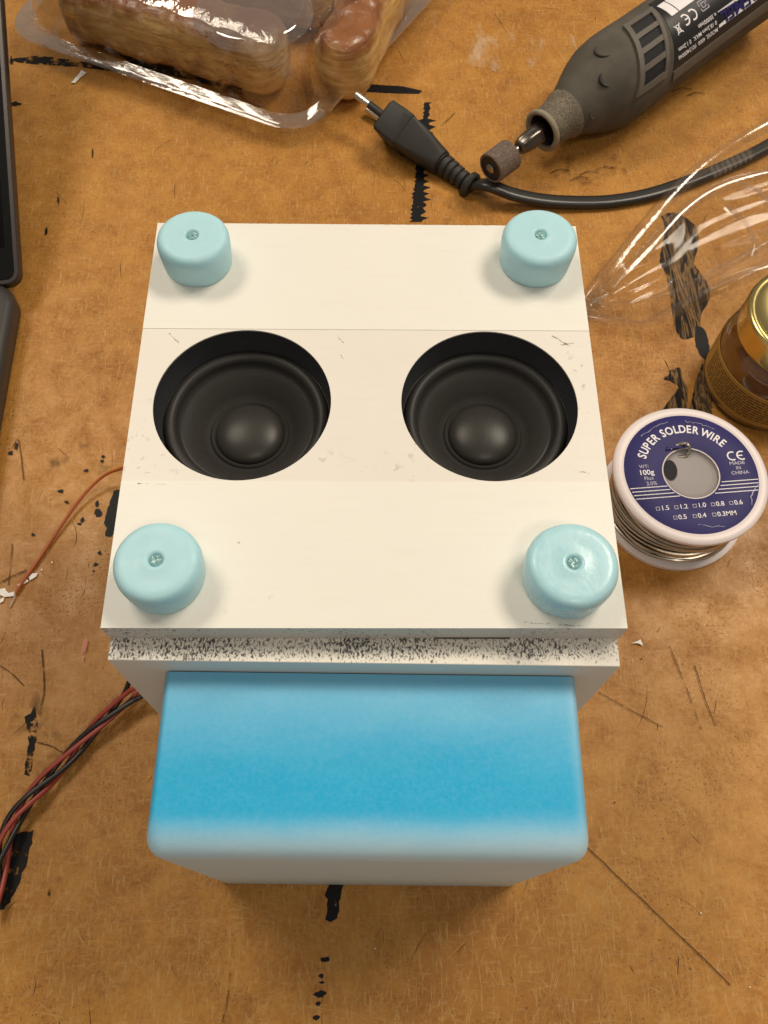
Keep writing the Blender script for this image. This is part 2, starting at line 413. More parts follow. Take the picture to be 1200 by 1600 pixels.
M['label_ink'] = simple('brown_label_print', (0.09, 0.045, 0.015), 0.6, bmp=0)
M['laptop'] = simple('dark_laptop_shell', (0.035, 0.031, 0.029), 0.42, var=0.15, vscale=300, bmp=0.05)
M['laptop_rim'] = simple('dark_metal_rim', (0.05, 0.042, 0.04), 0.35, 0.6, 0.1, 300, 0)
M['screen'] = simple('black_screen_glass', (0.003, 0.003, 0.004), 0.25, bmp=0, spec=0.06)
M['bezel'] = simple('charcoal_bezel', (0.006, 0.006, 0.006), 0.5, bmp=0, spec=0.06)
M['red_wire'] = simple('red_insulation', (0.34, 0.050, 0.036), 0.38, var=0.15, vscale=150, bmp=0.03)
M['black_wire'] = simple('black_insulation', (0.014, 0.012, 0.011), 0.38, var=0.15, bmp=0.03)
M['orange_wire'] = simple('orange_insulation', (0.40, 0.085, 0.018), 0.38, var=0.12, bmp=0.03)
M['strand'] = simple('tinned_strand', (0.85, 0.80, 0.72), 0.3, 0.8, 0.05, bmp=0)

# ------------------------------------------------------------------ table
table = add('table', box(-620, 560, -340, 820, -22, 0), M['table'], smooth=0); tag(table, kind='structure')
_mz = [0.06]
def mark(name, pts, mat, jit=1.0, sub=5, px=True, seed=None):
    """a stain: ragged flat outline lying on the table"""
    rnd = random.Random(seed if seed is not None else len(pts) * 7 + int(pts[0][0]))
    P = [T(*p) if px else Vector((p[0], p[1], 0)) for p in pts]; out = []
    if name == 'torn_mark': P = catmull(P + P[:1], 3)[:-1]
    for a, b in zip(P, P[1:] + P[:1]):
        k = max(1, min(sub, int((b - a).length / 1.2)))
        for i in range(k):
            q = a.lerp(b, i / k); out.append((q.x + rnd.gauss(0, 0.35) * jit, q.y + rnd.gauss(0, 0.35) * jit, _mz[0]))
    _mz[0] += 0.012
    bm = bmesh.new(); bm.faces.new([bm.verts.new(p) for p in out]); bm.normal_update()
    for f in bm.faces:
        if f.normal.z < 0: f.normal_flip()
    bmesh.ops.triangulate(bm, faces=bm.faces[:]); bm.verts.index_update()
    VF = ([tuple(v.co) for v in bm.verts], [tuple(v.index for v in f.verts) for f in bm.faces]); bm.free()
    return add(name, VF, mat, table, smooth=0)
def stroke(a, b, w0, w1, n=8):
    """pixel outline of a tapering stroke"""
    a, b = Vector(a), Vector(b); t = (b - a).normalized(); s = Vector((-t.y, t.x))
    return [tuple(a.lerp(b, k / n) + s * (w0 + (w1 - w0) * k / n) / 2) for k in range(n + 1)] + [tuple(a.lerp(b, k / n) - s * (w0 + (w1 - w0) * k / n) / 2) for k in range(n, -1, -1)]
mark('black_mark', [(14, 93), (60, 87), (110, 94), (160, 101), (212, 106), (206, 116), (150, 108), (90, 103), (30, 98)], M['ink_and_strip'], 0.8)
mark('black_mark', [(186, 86), (250, 97), (300, 110), (352, 122), (346, 136), (280, 122), (210, 104)], M['ink_and_strip'], 0.6)  # dark strip running in under the pastry container
mark('black_mark', [(558, 134), (585, 132), (630, 135), (660, 142), (655, 147), (610, 146), (570, 144)], M['ink'], 0.15)
jag = []
for k in range(60):
    t = k / 59; cx = 668 - 17 * t; w = (6 if t < 0.15 else 11 + 2.5 * math.sin(t * 9))
    jag.append((cx + w * (random.uniform(0.9, 1.7) if k % 3 == 0 else random.uniform(.35, .9)), 160 + 187 * t))
for k in range(59, -1, -1):
    t = k / 59; cx = 668 - 17 * t; w = (5 if t < 0.15 else 10)
    jag.append((cx - w * (random.uniform(0.9, 1.25) if k % 2 else random.uniform(.6, .9)), 160 + 187 * t))
mark('black_mark', jag, M['ink'], 0.08, 1)
mark('torn_mark', [(1033, 338), (1046, 332), (1064, 336), (1085, 352), (1091, 372), (1089, 392), (1085, 412), (1098, 432), (1110, 454), (1108, 470), (1096, 492), (1090, 522), (1068, 530), (1054, 512), (1048, 470), (1041, 432), (1031, 408), (1036, 380), (1038, 356)], M['torn'], 0.5)
mark('torn_mark', [(1086, 512), (1098, 512), (1107, 532), (1108, 552), (1100, 562), (1088, 542)], M['ink'], 0.5)
mark('torn_mark', [(1102, 560), (1112, 575), (1114, 620), (1106, 662), (1074, 662), (1082, 620), (1088, 590)], M['torn'], 0.5)
mark('torn_mark', [(1038, 562), (1047, 578), (1062, 574), (1066, 590), (1074, 610), (1068, 650), (1030, 652), (1044, 628), (1060, 606), (1046, 596), (1036, 592), (1046, 582)], M['torn'], 0.5)
mark('black_mark', [(178, 766), (190, 766), (188, 800), (182, 826), (174, 840), (164, 838), (168, 826), (162, 818), (169, 794)], M['ink'], 0.6)
mark('black_mark', [(40, 1122), (55, 1104), (59, 1140), (52, 1178), (47, 1216), (38, 1210), (43, 1168), (44, 1145)], M['ink_and_strip'], 0.8)
mark('black_mark', [(52, 1296), (47, 1330), (32, 1372), (20, 1402), (6, 1420), (-12, 1430), (-12, 1390), (14, 1342), (26, 1304)], M['ink_and_strip'], 0.9)
mark('black_mark', [(514, 1376), (538, 1376), (531, 1402), (530, 1430), (522, 1440), (510, 1436), (513, 1414), (509, 1398)], M['ink'], 0.7)
for (x, y, w, h) in ((507, 1500, 20, 10), (502, 1525, 9, 7), (503, 1535, 7, 5), (500, 1553, 18, 11), (497, 1568, 10, 6), (494, 1590, 12, 8),
                     (152, 787, 6, 10), (153, 801, 13, 14), (129, 813, 8, 8), (124, 819, 9, 5), (156, 864, 7, 6), (150, 882, 9, 6), (147, 893, 5, 4),
                     (52, 836, 6, 6), (17, 708, 8, 7), (26, 697, 6, 12), (104, 785, 6, 5), (96, 768, 10, 6), (106, 786, 5, 5), (135, 736, 8, 5), (162, 714, 7, 4), (160, 721, 7, 5),
                     (145, 241, 3, 17), (92, 313, 4, 14), (73, 362, 6, 13), (24, 163, 18, 6), (18, 96, 6, 12), (1002, 1030, 3, 3), (900, 1042, 3, 3), (77, 1395, 5, 14), (960, 1254, 3, 3)):
    pts = [(x + w / 2 * math.cos(a) * random.uniform(0.55, 1.3), y + h / 2 * math.sin(a) * random.uniform(0.55, 1.3)) for a in [2 * PI * k / 13 for k in range(13)]]
    mark('black_speck', pts, M['ink'] if w > 5 else M['ink_thin'], 0.12, 1, seed=x)
def line(name, P, w, mat):
    Q = catmull([T(*p) for p in P], 8); R_ = random.Random(int(P[0][0]))
    VF = ribbon([(q.x + R_.gauss(0, .06), q.y + R_.gauss(0, .06)) for q in Q], w)
    VF = ([(a, b, _mz[0]) for a, b, c in VF[0]], [tuple(reversed(f)) for f in VF[1]]); _mz[0] += 0.012
    return add(name, VF, mat, table, smooth=0)
line('dark_scratch', [(915, 1322), (960, 1365), (1040, 1442), (1095, 1494), (1140, 1539)], 0.3, M['ink'])
line('dark_scratch', [(935, 1082), (985, 1110), (1035, 1136)], 0.3, M['ink_thin'])
line('dark_scratch', [(1045, 1010), (1070, 1070), (1095, 1140)], 0.3, M['ink_thin'])
line('dark_scratch', [(1085, 1040), (1100, 1090), (1118, 1135)], 0.35, M['ink_thin'])
line('dark_scratch', [(20, 700), (30, 690), (38, 752)], 0.4, M['ink_thin'])
line('dark_scratch', [(66, 1015), (70, 1075), (64, 1110)], 0.5, M['ink_thin'])
line('dark_scratch', [(0, 1040), (18, 1052), (38, 1072)], 0.4, M['ink_thin'])
line('dark_scratch', [(58, 1160), (80, 1166), (98, 1176)], 0.4, M['ink_thin'])
line('dark_scratch', [(0, 912), (22, 900), (42, 892)], 0.6, M['ink_thin'])
line('dark_scratch', [(14, 916), (18, 880), (20, 850)], 0.4, M['ink_thin'])
line('dark_scratch', [(360, 1520), (356, 1560), (348, 1598)], 0.3, M['ink_thin'])
line('dark_scratch', [(690, 196), (700, 188), (712, 176)], 0.5, M['ink_thin'])
for x in (905, 1050, 1072, 930, 860, 890):
    y = {905: 275, 1050: 145, 1072: 152, 930: 268, 860: 272, 890: 284}[x]
    line('dark_scratch', [(x, y), (x + 14, y - 6), (x + 30, y - 4)], 0.5, M['ink_thin'])
mark('white_mark', [(0, 922), (8, 920), (14, 928), (26, 925), (22, 932), (8, 934), (0, 930)], M['white_bit'], 0.3)
mark('white_mark', [(28, 915), (44, 906), (46, 909), (32, 918)], M['white_bit'], 0.25)
mark('white_mark', [(46, 903), (52, 897), (60, 896), (58, 902), (48, 908)], M['white_bit'], 0.25)
mark('white_mark', [(0, 938), (8, 934), (6, 941), (0, 944)], M['white_bit'], 0.2)
for (x, y) in ((82, 880), (66, 891), (1094, 1427), (1170, 1542), (586, 1482)):
    mark('white_speck', [(x - 1.5, y), (x - .5, y - 1.2), (x + 1.6, y - .6), (x + .8, y + 1.2)], M['white_bit'], 0.05, 1)
mark('white_mark', [(112, 132), (122, 120), (128, 111), (136, 116), (126, 124), (118, 132)], M['white_bit'], 0.3)
mark('white_mark', [(985, 1006), (1000, 1000), (1004, 1010), (996, 1006)], M['white_bit'], 0.3)
mark('pink_mark', [(127, 1016), (134, 998), (139, 1001), (135, 1020), (130, 1034)], M['pink_bit'], 0.25)
mark('dust_patch', [(720, 30), (800, 20), (900, 60), (905, 130), (850, 150), (800, 120), (700, 95)], M['dust'], 2)
mark('dust_patch', [(650, 0), (760, 0), (770, 40), (700, 60), (650, 40)], M['dust'], 2)
mark('grime_patch', [(70, 700), (150, 690), (170, 730), (140, 760), (80, 745)], M['grime'], 2)
mark('grime_patch', [(860, 250), (960, 240), (1000, 270), (940, 290), (870, 285)], M['grime'], 2)
mark('grime_patch', [(30, 1060), (80, 1080), (110, 1180), (60, 1220), (10, 1160)], M['grime'], 2)
# hundreds of fine pale scratches, too thin to pick apart: one mesh
parts = []
rs = random.Random(3)
for k in range(5200):
    x, y = rs.uniform(-225, 245), rs.uniform(-105, 430)
    if rs.random() < 0.45: x, y = rs.uniform(-130, 150), rs.uniform(-105, 30)
    a = rs.gauss(PI / 2, 0.42) if rs.random() < 0.62 else rs.uniform(0, PI)
    L = min(75, rs.expovariate(1 / 13) + 4); cv = rs.gauss(0, 0.10)
    P = [];
    for i in range(5):
        t = i / 4 - 0.5; aa = a + cv * t
        P.append((x + math.cos(aa) * L * t, y + math.sin(aa) * L * t))
    w0 = rs.uniform(0.08, 0.25)
    VF = ribbon(P, lambda t, w0=w0: w0 * (0.25 + 1.1 * math.sin(PI * min(max(t, 0.02), 0.98))))
    z = 0.010 + 0.000008 * k
    parts.append(([(p, q, z) for p, q, _ in VF[0]], [tuple(reversed(f)) for f in VF[1]]))
tag(add('pale_scratches', merge(parts), M['scr'], table, smooth=0), kind='stuff')

parts = []
for k in range(260):
    x, y = rs.uniform(-225, 245), rs.uniform(-105, 430); a = rs.gauss(PI / 2, 0.6); L = min(22, rs.expovariate(1 / 4.5) + 1.5)
    cv = rs.gauss(0, .35)
    P = [(x + math.cos(a + cv * t) * L * t, y + math.sin(a + cv * t) * L * t) for t in (0, .25, .5, .75, 1)]
    w0 = rs.uniform(0.10, 0.24)
    VF = ribbon(P, lambda t, w0=w0: w0 * (0.3 + math.sin(PI * min(max(t, 0.02), 0.98))))
    parts.append(([(p, q, .053 + .000008 * k) for p, q, _ in VF[0]], [tuple(reversed(f)) for f in VF[1]]))
tag(add('dark_hairlines', merge(parts), M['ink_thin'], table, smooth=0), kind='stuff')

# ------------------------------------------------------------------ speaker box
spk = empty('speaker_box', (0, 60, 0))
tag(spk, 'white painted wooden box with two black speakers and pale blue feet, blue block in front', 'speaker')
O = Vector((0, -60, 0))                       # parts below are written from the lid's front edge
def part(name, VF, mat, parent=None, **k):
    return add(name, VF, mat, parent or spk, loc=O if parent in (None, spk) else None, **k)
H = 130.0; D = 126.0; HW = 62.5; LT = 7.7
rz = math.radians(-0.75)
RB = Matrix.Rotation(rz, 4, 'Z')
top_or = lambda p: 1 if p.normal.z > 0.9 else 0
front_or = lambda p: 1 if (p.normal.y < -.5 and p.center.y < 1e-3) or abs(p.normal.x) > .5 else 0
side_or = lambda p: 1 if abs(p.normal.z) < 0.5 else 0
part('front_panel', xf(box(-HW + .3, HW - .5, -6.3, 1.6, 0, H - LT - 0.14), RB), [M['body'], M['worn']], idx=top_or, bevel=0.25)
for s in (-1, 1):
    part('side_panel', xf(box(min(s * (HW - .5), s * (HW - 4.2)), max(s * (HW - .5), s * (HW - 4.2)), 1.7, D - 6.2, 0, H - LT - 0.5), RB), M['body'], bevel=0.25)
part('back_panel', xf(box(-HW + .5, HW - .5, D - 6, D, 0, H - LT - 0.5), RB), M['body'], bevel=0.25)
part('base_panel', xf(box(-HW + 7, HW - 7, 2.2, D - 6.4, 1.0, 6), RB), M['body'])
Y1, Y2 = 39.2, 87.3; HC = ((-33.25, 63.25), (33.1, 63.25)); HR = 23.75
part('lid_strip', box(-HW, HW, 0, Y1 - 0.005, H - LT, H), [M['white'], M['lid_edge']], idx=front_or, smooth=0)
part('lid_strip', box(-HW, HW, Y2 + 0.005, D, H - LT, H), [M['white'], M['lid_edge']], idx=front_or, smooth=0)
hole = lambda c: [(c[0] + HR * math.cos(2 * PI * k / 96), c[1] + HR * math.sin(2 * PI * k / 96)) for k in range(96)]
part('lid_strip', plate_with_holes([(-HW, Y1 + .005), (HW, Y1 + .005), (HW, Y2 - .005), (-HW, Y2 - .005)], [hole(c) for c in HC], H - LT, H - 0.14),
     [M['white_mid'], M['lid_edge']], idx=lambda p: 1 if abs(p.normal.z) < 0.5 and abs(abs(p.center.x) - HW * S) < 1e-4 else 0, smooth=35)
part('gap_strip', box(17, 35.5, -0.12, 1, H - LT - 0.1, H - LT + 0.55), M['seam'], smooth=0)
# worn line along the far edge of the lid
part('worn_edge_line', box(-HW + 18, HW - 22, D - 0.05, D + 0.55, H - 2, H - 0.5), M['worn'], smooth=0)
# pencil ticks and smudges on the lid
for (x0, y0, x1, y1, w) in ((-57.5, 38.4, -51, 38.3, .14), (-58.2, 38.5, -57.6, 38.3, .5), (-57, 41.4, -55.5, 41.8, .4), (52, 85.5, 57, 81.6, .5), (54, 82.6, 58, 83.2, .6), (-8.4, 85.3, -6.4, 82.8, .3), (-7.4, 79, -6.3, 77.4, .3),
                            (-55, 85.6, -52, 82.4, .4), (-31.6, 22, -31.2, 22.1, .4), (54, 42.6, 58, 42.0, .35), (38, 1.5, 44, 1.1, .3), (46, .8, 52, .7, .35)):
    VF = ribbon([(x0 + (x1 - x0) * k / 6 + random.gauss(0, .12), y0 + (y1 - y0) * k / 6 + random.gauss(0, .1)) for k in range(7)], lambda t: w * random.uniform(.3, 1))
    zz = H + .02 if not (Y1 < y0 < Y2) else H - .11
    part('smudge', ([(a, b, zz) for a, b, c in VF[0]], [tuple(reversed(f)) for f in VF[1]]), M['pencil'], smooth=0)
# speakers
def speaker(c):
    root = add('speaker', lathe([(HR - .12, -0.35), (HR - .16, -8.0), (HR - .5, -8.6), (HR - .6, -8.9), (HR - .6, -20), (HR + 1.5, -20), (HR + 1.5, -8.6), (HR - .06, -8.6), (HR - .06, -.36)], 96), M['rim'], spk, loc=O + Vector((c[0], c[1], H - .14)))
    ro, ri = HR - 0.4, HR * 0.79
    pr = [(ro + .5, -9.3), (ro - .1, -9.4)]
    rc, rw = (ro + ri) / 2, (ro - ri) / 2 - .5
    for k in range(13):
        a = PI * k / 12; pr.append((rc + rw * math.cos(a), -9.6 + 2.1 * math.sin(a)))
    pr += [(ri + .25, -10.5), (ri - .3, -11.1), (ri - .9, -11.0)]
    add('surround', lathe(pr, 96), M['rubber'], root)
    rd = HR * .435
    add('cone', lathe([(ri - .7, -10.95), (ri - 3, -11.7), (rd + 3, -15.6), (rd + .9, -16.9), (rd + .7, -16.5), (rd + .3, -16.2), (rd - .2, -16.5), (rd - .6, -17.2), (rd - 1.5, -17.3)], 96), M['cone'], root, smooth=60)
    dr = rd - .7
    add('dust_cap', lathe([(dr * math.cos(a), -17.1 + 3.6 * math.sin(a)) for a in [PI / 2 * k / 14 for k in range(14)]] + [(0, -13.5)], 72), M['dome'], root, smooth=80)
for c in HC: speaker(c)
# feet
def foot(x, y, r, seed, h=11.0):
    rn = random.Random(seed); ph = [rn.uniform(0, 6.28) for _ in range(4)]
    wob = lambda a, z: 1 + 0.006 * math.sin(2 * a + ph[0]) + 0.005 * math.sin(3 * a + ph[1] + z * .2) + 0.003 * math.sin(7 * a + ph[2])
    k = r / 10.2
    pr = [(0, 0), (9.35 * k, 0), (9.6 * k, .35), (9.75 * k, 1.5), (10.0 * k, 4.5), (10.2 * k, 7.6), (10.12 * k, 8.8), (9.75 * k, 9.9), (9.1 * k, 10.6), (8.2 * k, 10.95), (7.4 * k, 11.0), (5.5 * k, 10.92), (3.6, 10.9), (2.7, 11.1), (2.2, 11.12), (1.7, 10.75), (1.45, 10.1), (1.2, 9.7), (.7, 9.6), (0, 9.6)]
    f = add('foot', lathe([(a, b * h / 11) for a, b in pr], 72, wob), M['foot_gloss' if seed == 5 else 'foot'], spk, loc=O + Vector((x, y, H + .01)), smooth=70)
    f.rotation_euler.z = rn.uniform(0, 6)
    V, F = lathe([(1.75, 9.9), (1.6, 10.5), (1.2, 10.85), (.6, 10.7), (0, 10.45)], 18)      # resin plug left in the hole
    V = [(a + rn.gauss(0, .14), b + rn.gauss(0, .14), c + rn.gauss(0, .12)) for a, b, c in V]
    add('hole_fill', (V, F), M['fill'], f, smooth=70)
for i, (x, y, r) in enumerate(((-49, 111.2, 10.25), (49, 112.3, 10.7), (-48.6, 12.9, 10.35), (48.6, 12.4, 11.0))): foot(x, y, r, i + 2)
# blue block on the front
def blue():
    x0, x1, yb, yf, zb, zt, R_, rc = -51.0, 53.8, -6.6, -49.8, 0.0, 113.6, 7.5, 4.5
    cx, hx = (x0 + x1) / 2, (x1 - x0) / 2
    rings = []
    def ring(z, ins_f, ins_s):                 # plan outline at height z: square at the back, round corners in front
        P = []; yy = yf + ins_f; h = hx - ins_s
        r = max(rc - ins_s * .4, 1.0)
        P += [(cx + h, yb), (cx + h, yb - 6)]
        for k in range(9):
            a = math.radians(-90 * k / 8); P.append((cx + h - r + r * math.cos(a), yy + r + r * math.sin(a)))
        for k in range(9):
            a = math.radians(270 - 90 * k / 8); P.append((cx - h + r + r * math.cos(a), yy + r + r * math.sin(a)))
        P += [(cx - h, yb - 6), (cx - h, yb)]
        return [Vector((x, y, z)) for x, y in P]
    rings.append(ring(zb + .02, .6, .6)); rings.append(ring(zb + .8, 0, 0)); rings.append(ring(40, 0, 0)); rings.append(ring(80, 0, 0))
    for k in range(0, 13):
        a = PI / 2 * k / 12
        rings.append(ring(zt - R_ + R_ * math.sin(a), R_ * (1 - math.cos(a)), 2.6 * (1 - math.cos(a)) ** 1.0))
    V, F = loft(rings, True)
    F = [tuple(reversed(f)) for f in F]
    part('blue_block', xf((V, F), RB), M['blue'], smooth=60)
blue()

# ------------------------------------------------------------------ solder spool
sx, sy = 126.5, 97.0
sp = empty('solder_spool', (sx, sy, 0), math.radians(5)); tag(sp, 'solder wire spool with navy label and pale flanges beside the white box', 'spool')
FR = 30.3
add('flange', lathe([(10, 0), (FR - 1.2, 0), (FR - .3, .3), (FR - .3, 2.2), (FR - 1.2, 2.5), (10, 2.5)], 96), M['flange'], sp)
add('flange', lathe([(10.9, 25.2), (FR - 1, 25.2), (FR, 25.7), (FR, 27.2), (FR - .6, 27.9), (FR - 1.6, 28.2), (26.7, 28.2), (26.5, 28.05), (10.9, 28.0), (10.9, 25.2)], 96), M['flange'], sp)
add('core', lathe([(0, 26.3), (8.5, 26.4), (10.3, 26.7), (10.9, 27.3), (10.9, 27.9), (11.2, 28.02), (11.6, 28.02), (11.6, 3), (0, 3)], 72), M['core'], sp, smooth=60)
add('core_hole', ([(-7.3 + 2.7 * math.cos(a), 2.6 + 4.4 * math.sin(a) + .25 * 2.7 * math.cos(a), 26.95) for a in [2 * PI * k / 28 for k in range(28)]], [tuple(range(28))]), M['black_hole'], sp, smooth=0)
# winding: real turns of wire, many layers
parts = []; rw = random.Random(5)
for lay in range(2):
    turns = 19; n = turns * 44; P = []
    for i in range(n + 1):
        t = i / n; a = 2 * PI * turns * t; z = 3.4 + 21.2 * t
        r = 25.0 - 1.0 * lay + 1.6 * math.sin(t * 5 + lay) + 0.5 * math.sin(a * 3.1 + lay) + .35 * math.sin(a * .37)
        P.append(Vector((r * math.cos(a), r * math.sin(a), z + .7 * math.sin(a + t * 9) + 1.2 * math.sin(a * .5) * .4)))
    parts.append(tube(P, 0.75 if lay == 0 else .8, 6))
add('wire_winding', merge(parts + [lathe([(23.4, 2.6), (24.0, 10), (23.6, 20), (23.0, 25.1)], 64)]), M['solder'], sp)
for (r0, z0, ph, dz) in ((27.0, 7.0, -2.3, 9.0), (27.6, 5.0, -2.9, 6.0), (27.2, 10.5, -2.6, 4.0)):     # loose crossing turns
    P = [Vector(((r0 - 1.2 * abs(t - .5)) * math.cos(ph + 2.6 * t), (r0 - 1.2 * abs(t - .5)) * math.sin(ph + 2.6 * t), z0 + dz * (t - .5) * math.cos(3 * t) + .4 * math.sin(17 * t))) for t in [k / 40 for k in range(41)]]
    add('loose_turn', tube(P, .7, 8), M['solder'], sp)
lz = 28.16
lab = add('label', lathe([(11.4, lz - .1), (11.7, lz), (19, lz + .12), (26.0, lz), (26.3, lz - .12)], 96), M['label'], sp)
LZ = lz + .2
parts = []
word = 'SUPER SOLDER WIRE'; a0, a1, rt = 157, 34, 19.6
adv = [1.05 if ch in 'WMO' else (0.5 if ch == 'I' else (0.42 if ch == ' ' else 0.9)) for ch in word]
adv = [1.25 if ch == 'W' else v for ch, v in zip(word, adv)]
tot = sum(adv); acc = 0
for ch, w in zip(word, adv):
    ang = math.radians(a0 + (a1 - a0) * (acc + w / 2) / tot); acc += w
    if ch == ' ': continue
    g = text(ch, 4.7, bold=.02)
    parts.append(xf(g, Matrix.Translation((rt * math.cos(ang), rt * math.sin(ang), LZ)) @ Matrix.Rotation(ang - PI / 2, 4, 'Z') @ Matrix.Diagonal((.86, 1.05, 1, 1))))
add('lettering', merge(parts), M['print'], lab, smooth=0)
def lab_text(s, x, y, size, mat='print', bold=.01, sx_=1.0):
    add('lettering', xf(text(s, size, bold=bold), Matrix.Translation((x, y, LZ)) @ Matrix.Diagonal((sx_, 1, 1, 1))), M[mat], lab, smooth=0)
lab_text('WT:', -18.0, 4.2, 2.0, 'print_dim'); lab_text('100g', -17.6, 1.5, 3.1, 'print', .014); lab_text('Flux', -17.2, -1.1, 2.2, 'print_dim'); lab_text('2.0%', -16.6, -3.4, 2.2, 'print_dim')
lab_text('MADE', 19.0, 2.7, 2.0, 'print_dim', sx_=1.15); lab_text('IN', 19.0, .5, 2.0, 'print_dim'); lab_text('CHINA', 19.1, -1.6, 2.0, 'print_dim', sx_=1.15)
def lab_sizes(vals, y, x0, step, last=''):
    parts = []; bx = []
    for i, s in enumerate(vals):
        parts.append(xf(text(s, 2.75, 'LEFT', .006), Matrix.Translation((x0 + i * step + 1.9, y, LZ))))
        a, b, c, d = x0 + i * step, x0 + i * step + 1.5, y - .75, y + .75; w = .2
        for (p, q, r, s2) in ((a, b, c, c + w), (a, b, d - w, d), (a, a + w, c + w, d - w), (b - w, b, c + w, d - w)):
            bx.append(([(p, r, LZ), (q, r, LZ), (q, s2, LZ), (p, s2, LZ)], [(0, 1, 2, 3)]))
    add('lettering', merge(parts), M['print'], lab, smooth=0); add('tick_box', merge(bx), M['print_dim'], lab, smooth=0)
lab_sizes(['1.5', '1.2', '1.0', '0.8', '0.6'], -14.3, -17.4, 7.2); lab_sizes(['0.5', '0.4', '0.3MM'], -18.6, -11.6, 7.6)
parts = []
def arc2(cx, cy, r, a, b, w, n=18): return ribbon([(cx + r * math.cos(math.radians(a + (b - a) * k / n)), cy + r * math.sin(math.radians(a + (b - a) * k / n))) for k in range(n + 1)], w)
def flat(VF, z): return [(a, b, z) for a, b, c in VF[0]], VF[1]
def up(VF):                                           # turn every face upwards
    V, F = VF; out = []
    for f in F:
        a, b, c = (Vector(V[i]) for i in f[:3]); out.append(f if (b - a).cross(c - a).z > 0 else tuple(reversed(f)))
    return V, out
ce = [arc2(17.9, 6.0, 1.8, 60, 300, .55), arc2(21.7, 6.0, 1.8, 60, 300, .55), ribbon([(20.1, 6.0), (22.0, 6.0)], .5)]
add('conformity_mark', up(merge([flat(q, LZ + .01 * i) for i, q in enumerate(ce)])), M['print'], lab, smooth=0)
for i in range(4):
    y = -5.0 - 1.55 * i; xo = math.sqrt(25.9 ** 2 - y * y); xi = math.sqrt(max(0, 11.9 ** 2 - y * y))
    for a, b in (((-xo, -xi), (xi, xo)) if xi > .1 else ((-xo, xo),)):
        add('label_line', ([(a, y - .16, LZ), (b, y - .16, LZ), (b, y + .16, LZ), (a, y + .16, LZ)], [(0, 1, 2, 3)]), M['print'], lab, smooth=0)
def crack(P, w):
    Q = [(x + random.gauss(0, .22), y + random.gauss(0, .22)) for x, y in [tuple(Vector(a).lerp(Vector(b), k / 6)) for a, b in zip(P, P[1:]) for k in range(6)]]
    add('label_crease', up(flat(ribbon(Q, lambda t: w * random.uniform(.35, 1)), LZ + .05)), M['print_dim'], lab, smooth=0)
crack([(25, -7.2), (21.5, -10.5), (19, -16.5)], .4); crack([(-3, -22.2), (2, -23.6), (8, -23.8)], .22); crack([(-16, 17.5), (-9, 22.2), (-3, 23.6)], .22); crack([(3, 23.2), (9, 21.6), (15, 18)], .2)
add('solder_end', tube(catmull([(-5.5, 11.6, 27.6), (-2, 12.6, 29.0), (.6, 11.8, 30.2), (1.6, 9.6, 28.4), (.2, 8.4, 26.6), (-2.6, 8.6, 26)], 6), .75, 8), M['solder'], sp)
add('label_tear', up(([(-7.5 + 1.2 * k + random.uniform(-.3, .3), 11.6 - .12 * (k - 4) ** 2 * .3 + (1.9 if k % 2 else -.8) * random.uniform(.5, 1), LZ + .3 + random.uniform(0, .7)) for k in range(8)], [(k, k + 1, k + 2) for k in range(6)])), M['label'], lab, smooth=0)

# ------------------------------------------------------------------ rotary tool
tool = empty('rotary_tool', (85, 292, 0), math.radians(42)); tag(tool, 'dusty dark grey rotary tool with sanding drum and printed black label', 'power tool')
TS = math.radians(2.6); AX0 = 20.8
def A(s, r, th):         # tool axis: s along it from the nose mouth, th = 90 deg is straight up
    a = math.radians(th); return Vector((s * math.cos(TS) - r * math.sin(a) * math.sin(TS), r * math.cos(a), AX0 + s * math.sin(TS) + r * math.sin(a) * math.cos(TS)))
BODY = [(17, 11.4), (20, 12.6), (26, 15.2), (32, 18.2), (38, 20.8), (44, 22.6), (52, 23.5), (60, 23.4), (75, 22.8), (100, 22.6), (140, 22.8), (165, 23.4), (172, 20), (175, 10)]
def RAD(s):
    for (a, ra), (b, rb) in zip(BODY, BODY[1:]):
        if a <= s <= b: return ra + (rb - ra) * (s - a) / (b - a)
    return BODY[0][1] if s < 17 else 10
def turned(name, prof, mat, parent=tool, n=64, cap=True, sq=None, **k):
    rings = [[A(s, r * (sq(s, 360 * j / n) if sq else 1), 360 * j / n) for j in range(n)] for s, r in prof]
    return add(name, loft(rings, cap), mat, parent, **k)
fine = []
for (a, ra), (b, rb) in zip(BODY, BODY[1:]):
    for k in range(4): fine.append((a + (b - a) * k / 4, ra + (rb - ra) * k / 4))
fine.append(BODY[-1])
sm = [fine[0]] + [(fine[i][0], (fine[i - 1][1] + 2 * fine[i][1] + fine[i + 1][1]) / 4) for i in range(1, len(fine) - 1)] + [fine[-1]]
house = turned('housing', sm, M['tool'], sq=lambda s, th: 1 + 0.02 * math.cos(math.radians(2 * (th - 125))) * min(1, max(0, (s - 20) / 20)), smooth=60)
turned('nose_cap', [(.8, 9.6), (3, 9.7), (8, 10.0), (13, 11.0), (16.2, 12.2), (17.2, 12.3), (17.4, 11.0)], M['nose'], cap=False, smooth=60)
ring = turned('nose_ring', [(.9, 8.0), (0, 8.2), (-.6, 8.9), (-.6, 9.8), (-.1, 10.5), (1.2, 10.7), (2.0, 10.2), (2.2, 9.4)], M['nose_rim'], cap=False, smooth=60)
turned('nose_bore', [(.2, 8.3), (6, 8.0), (12, 7.6), (12.2, 0.3)], M['tool'], parent=ring, cap=False)
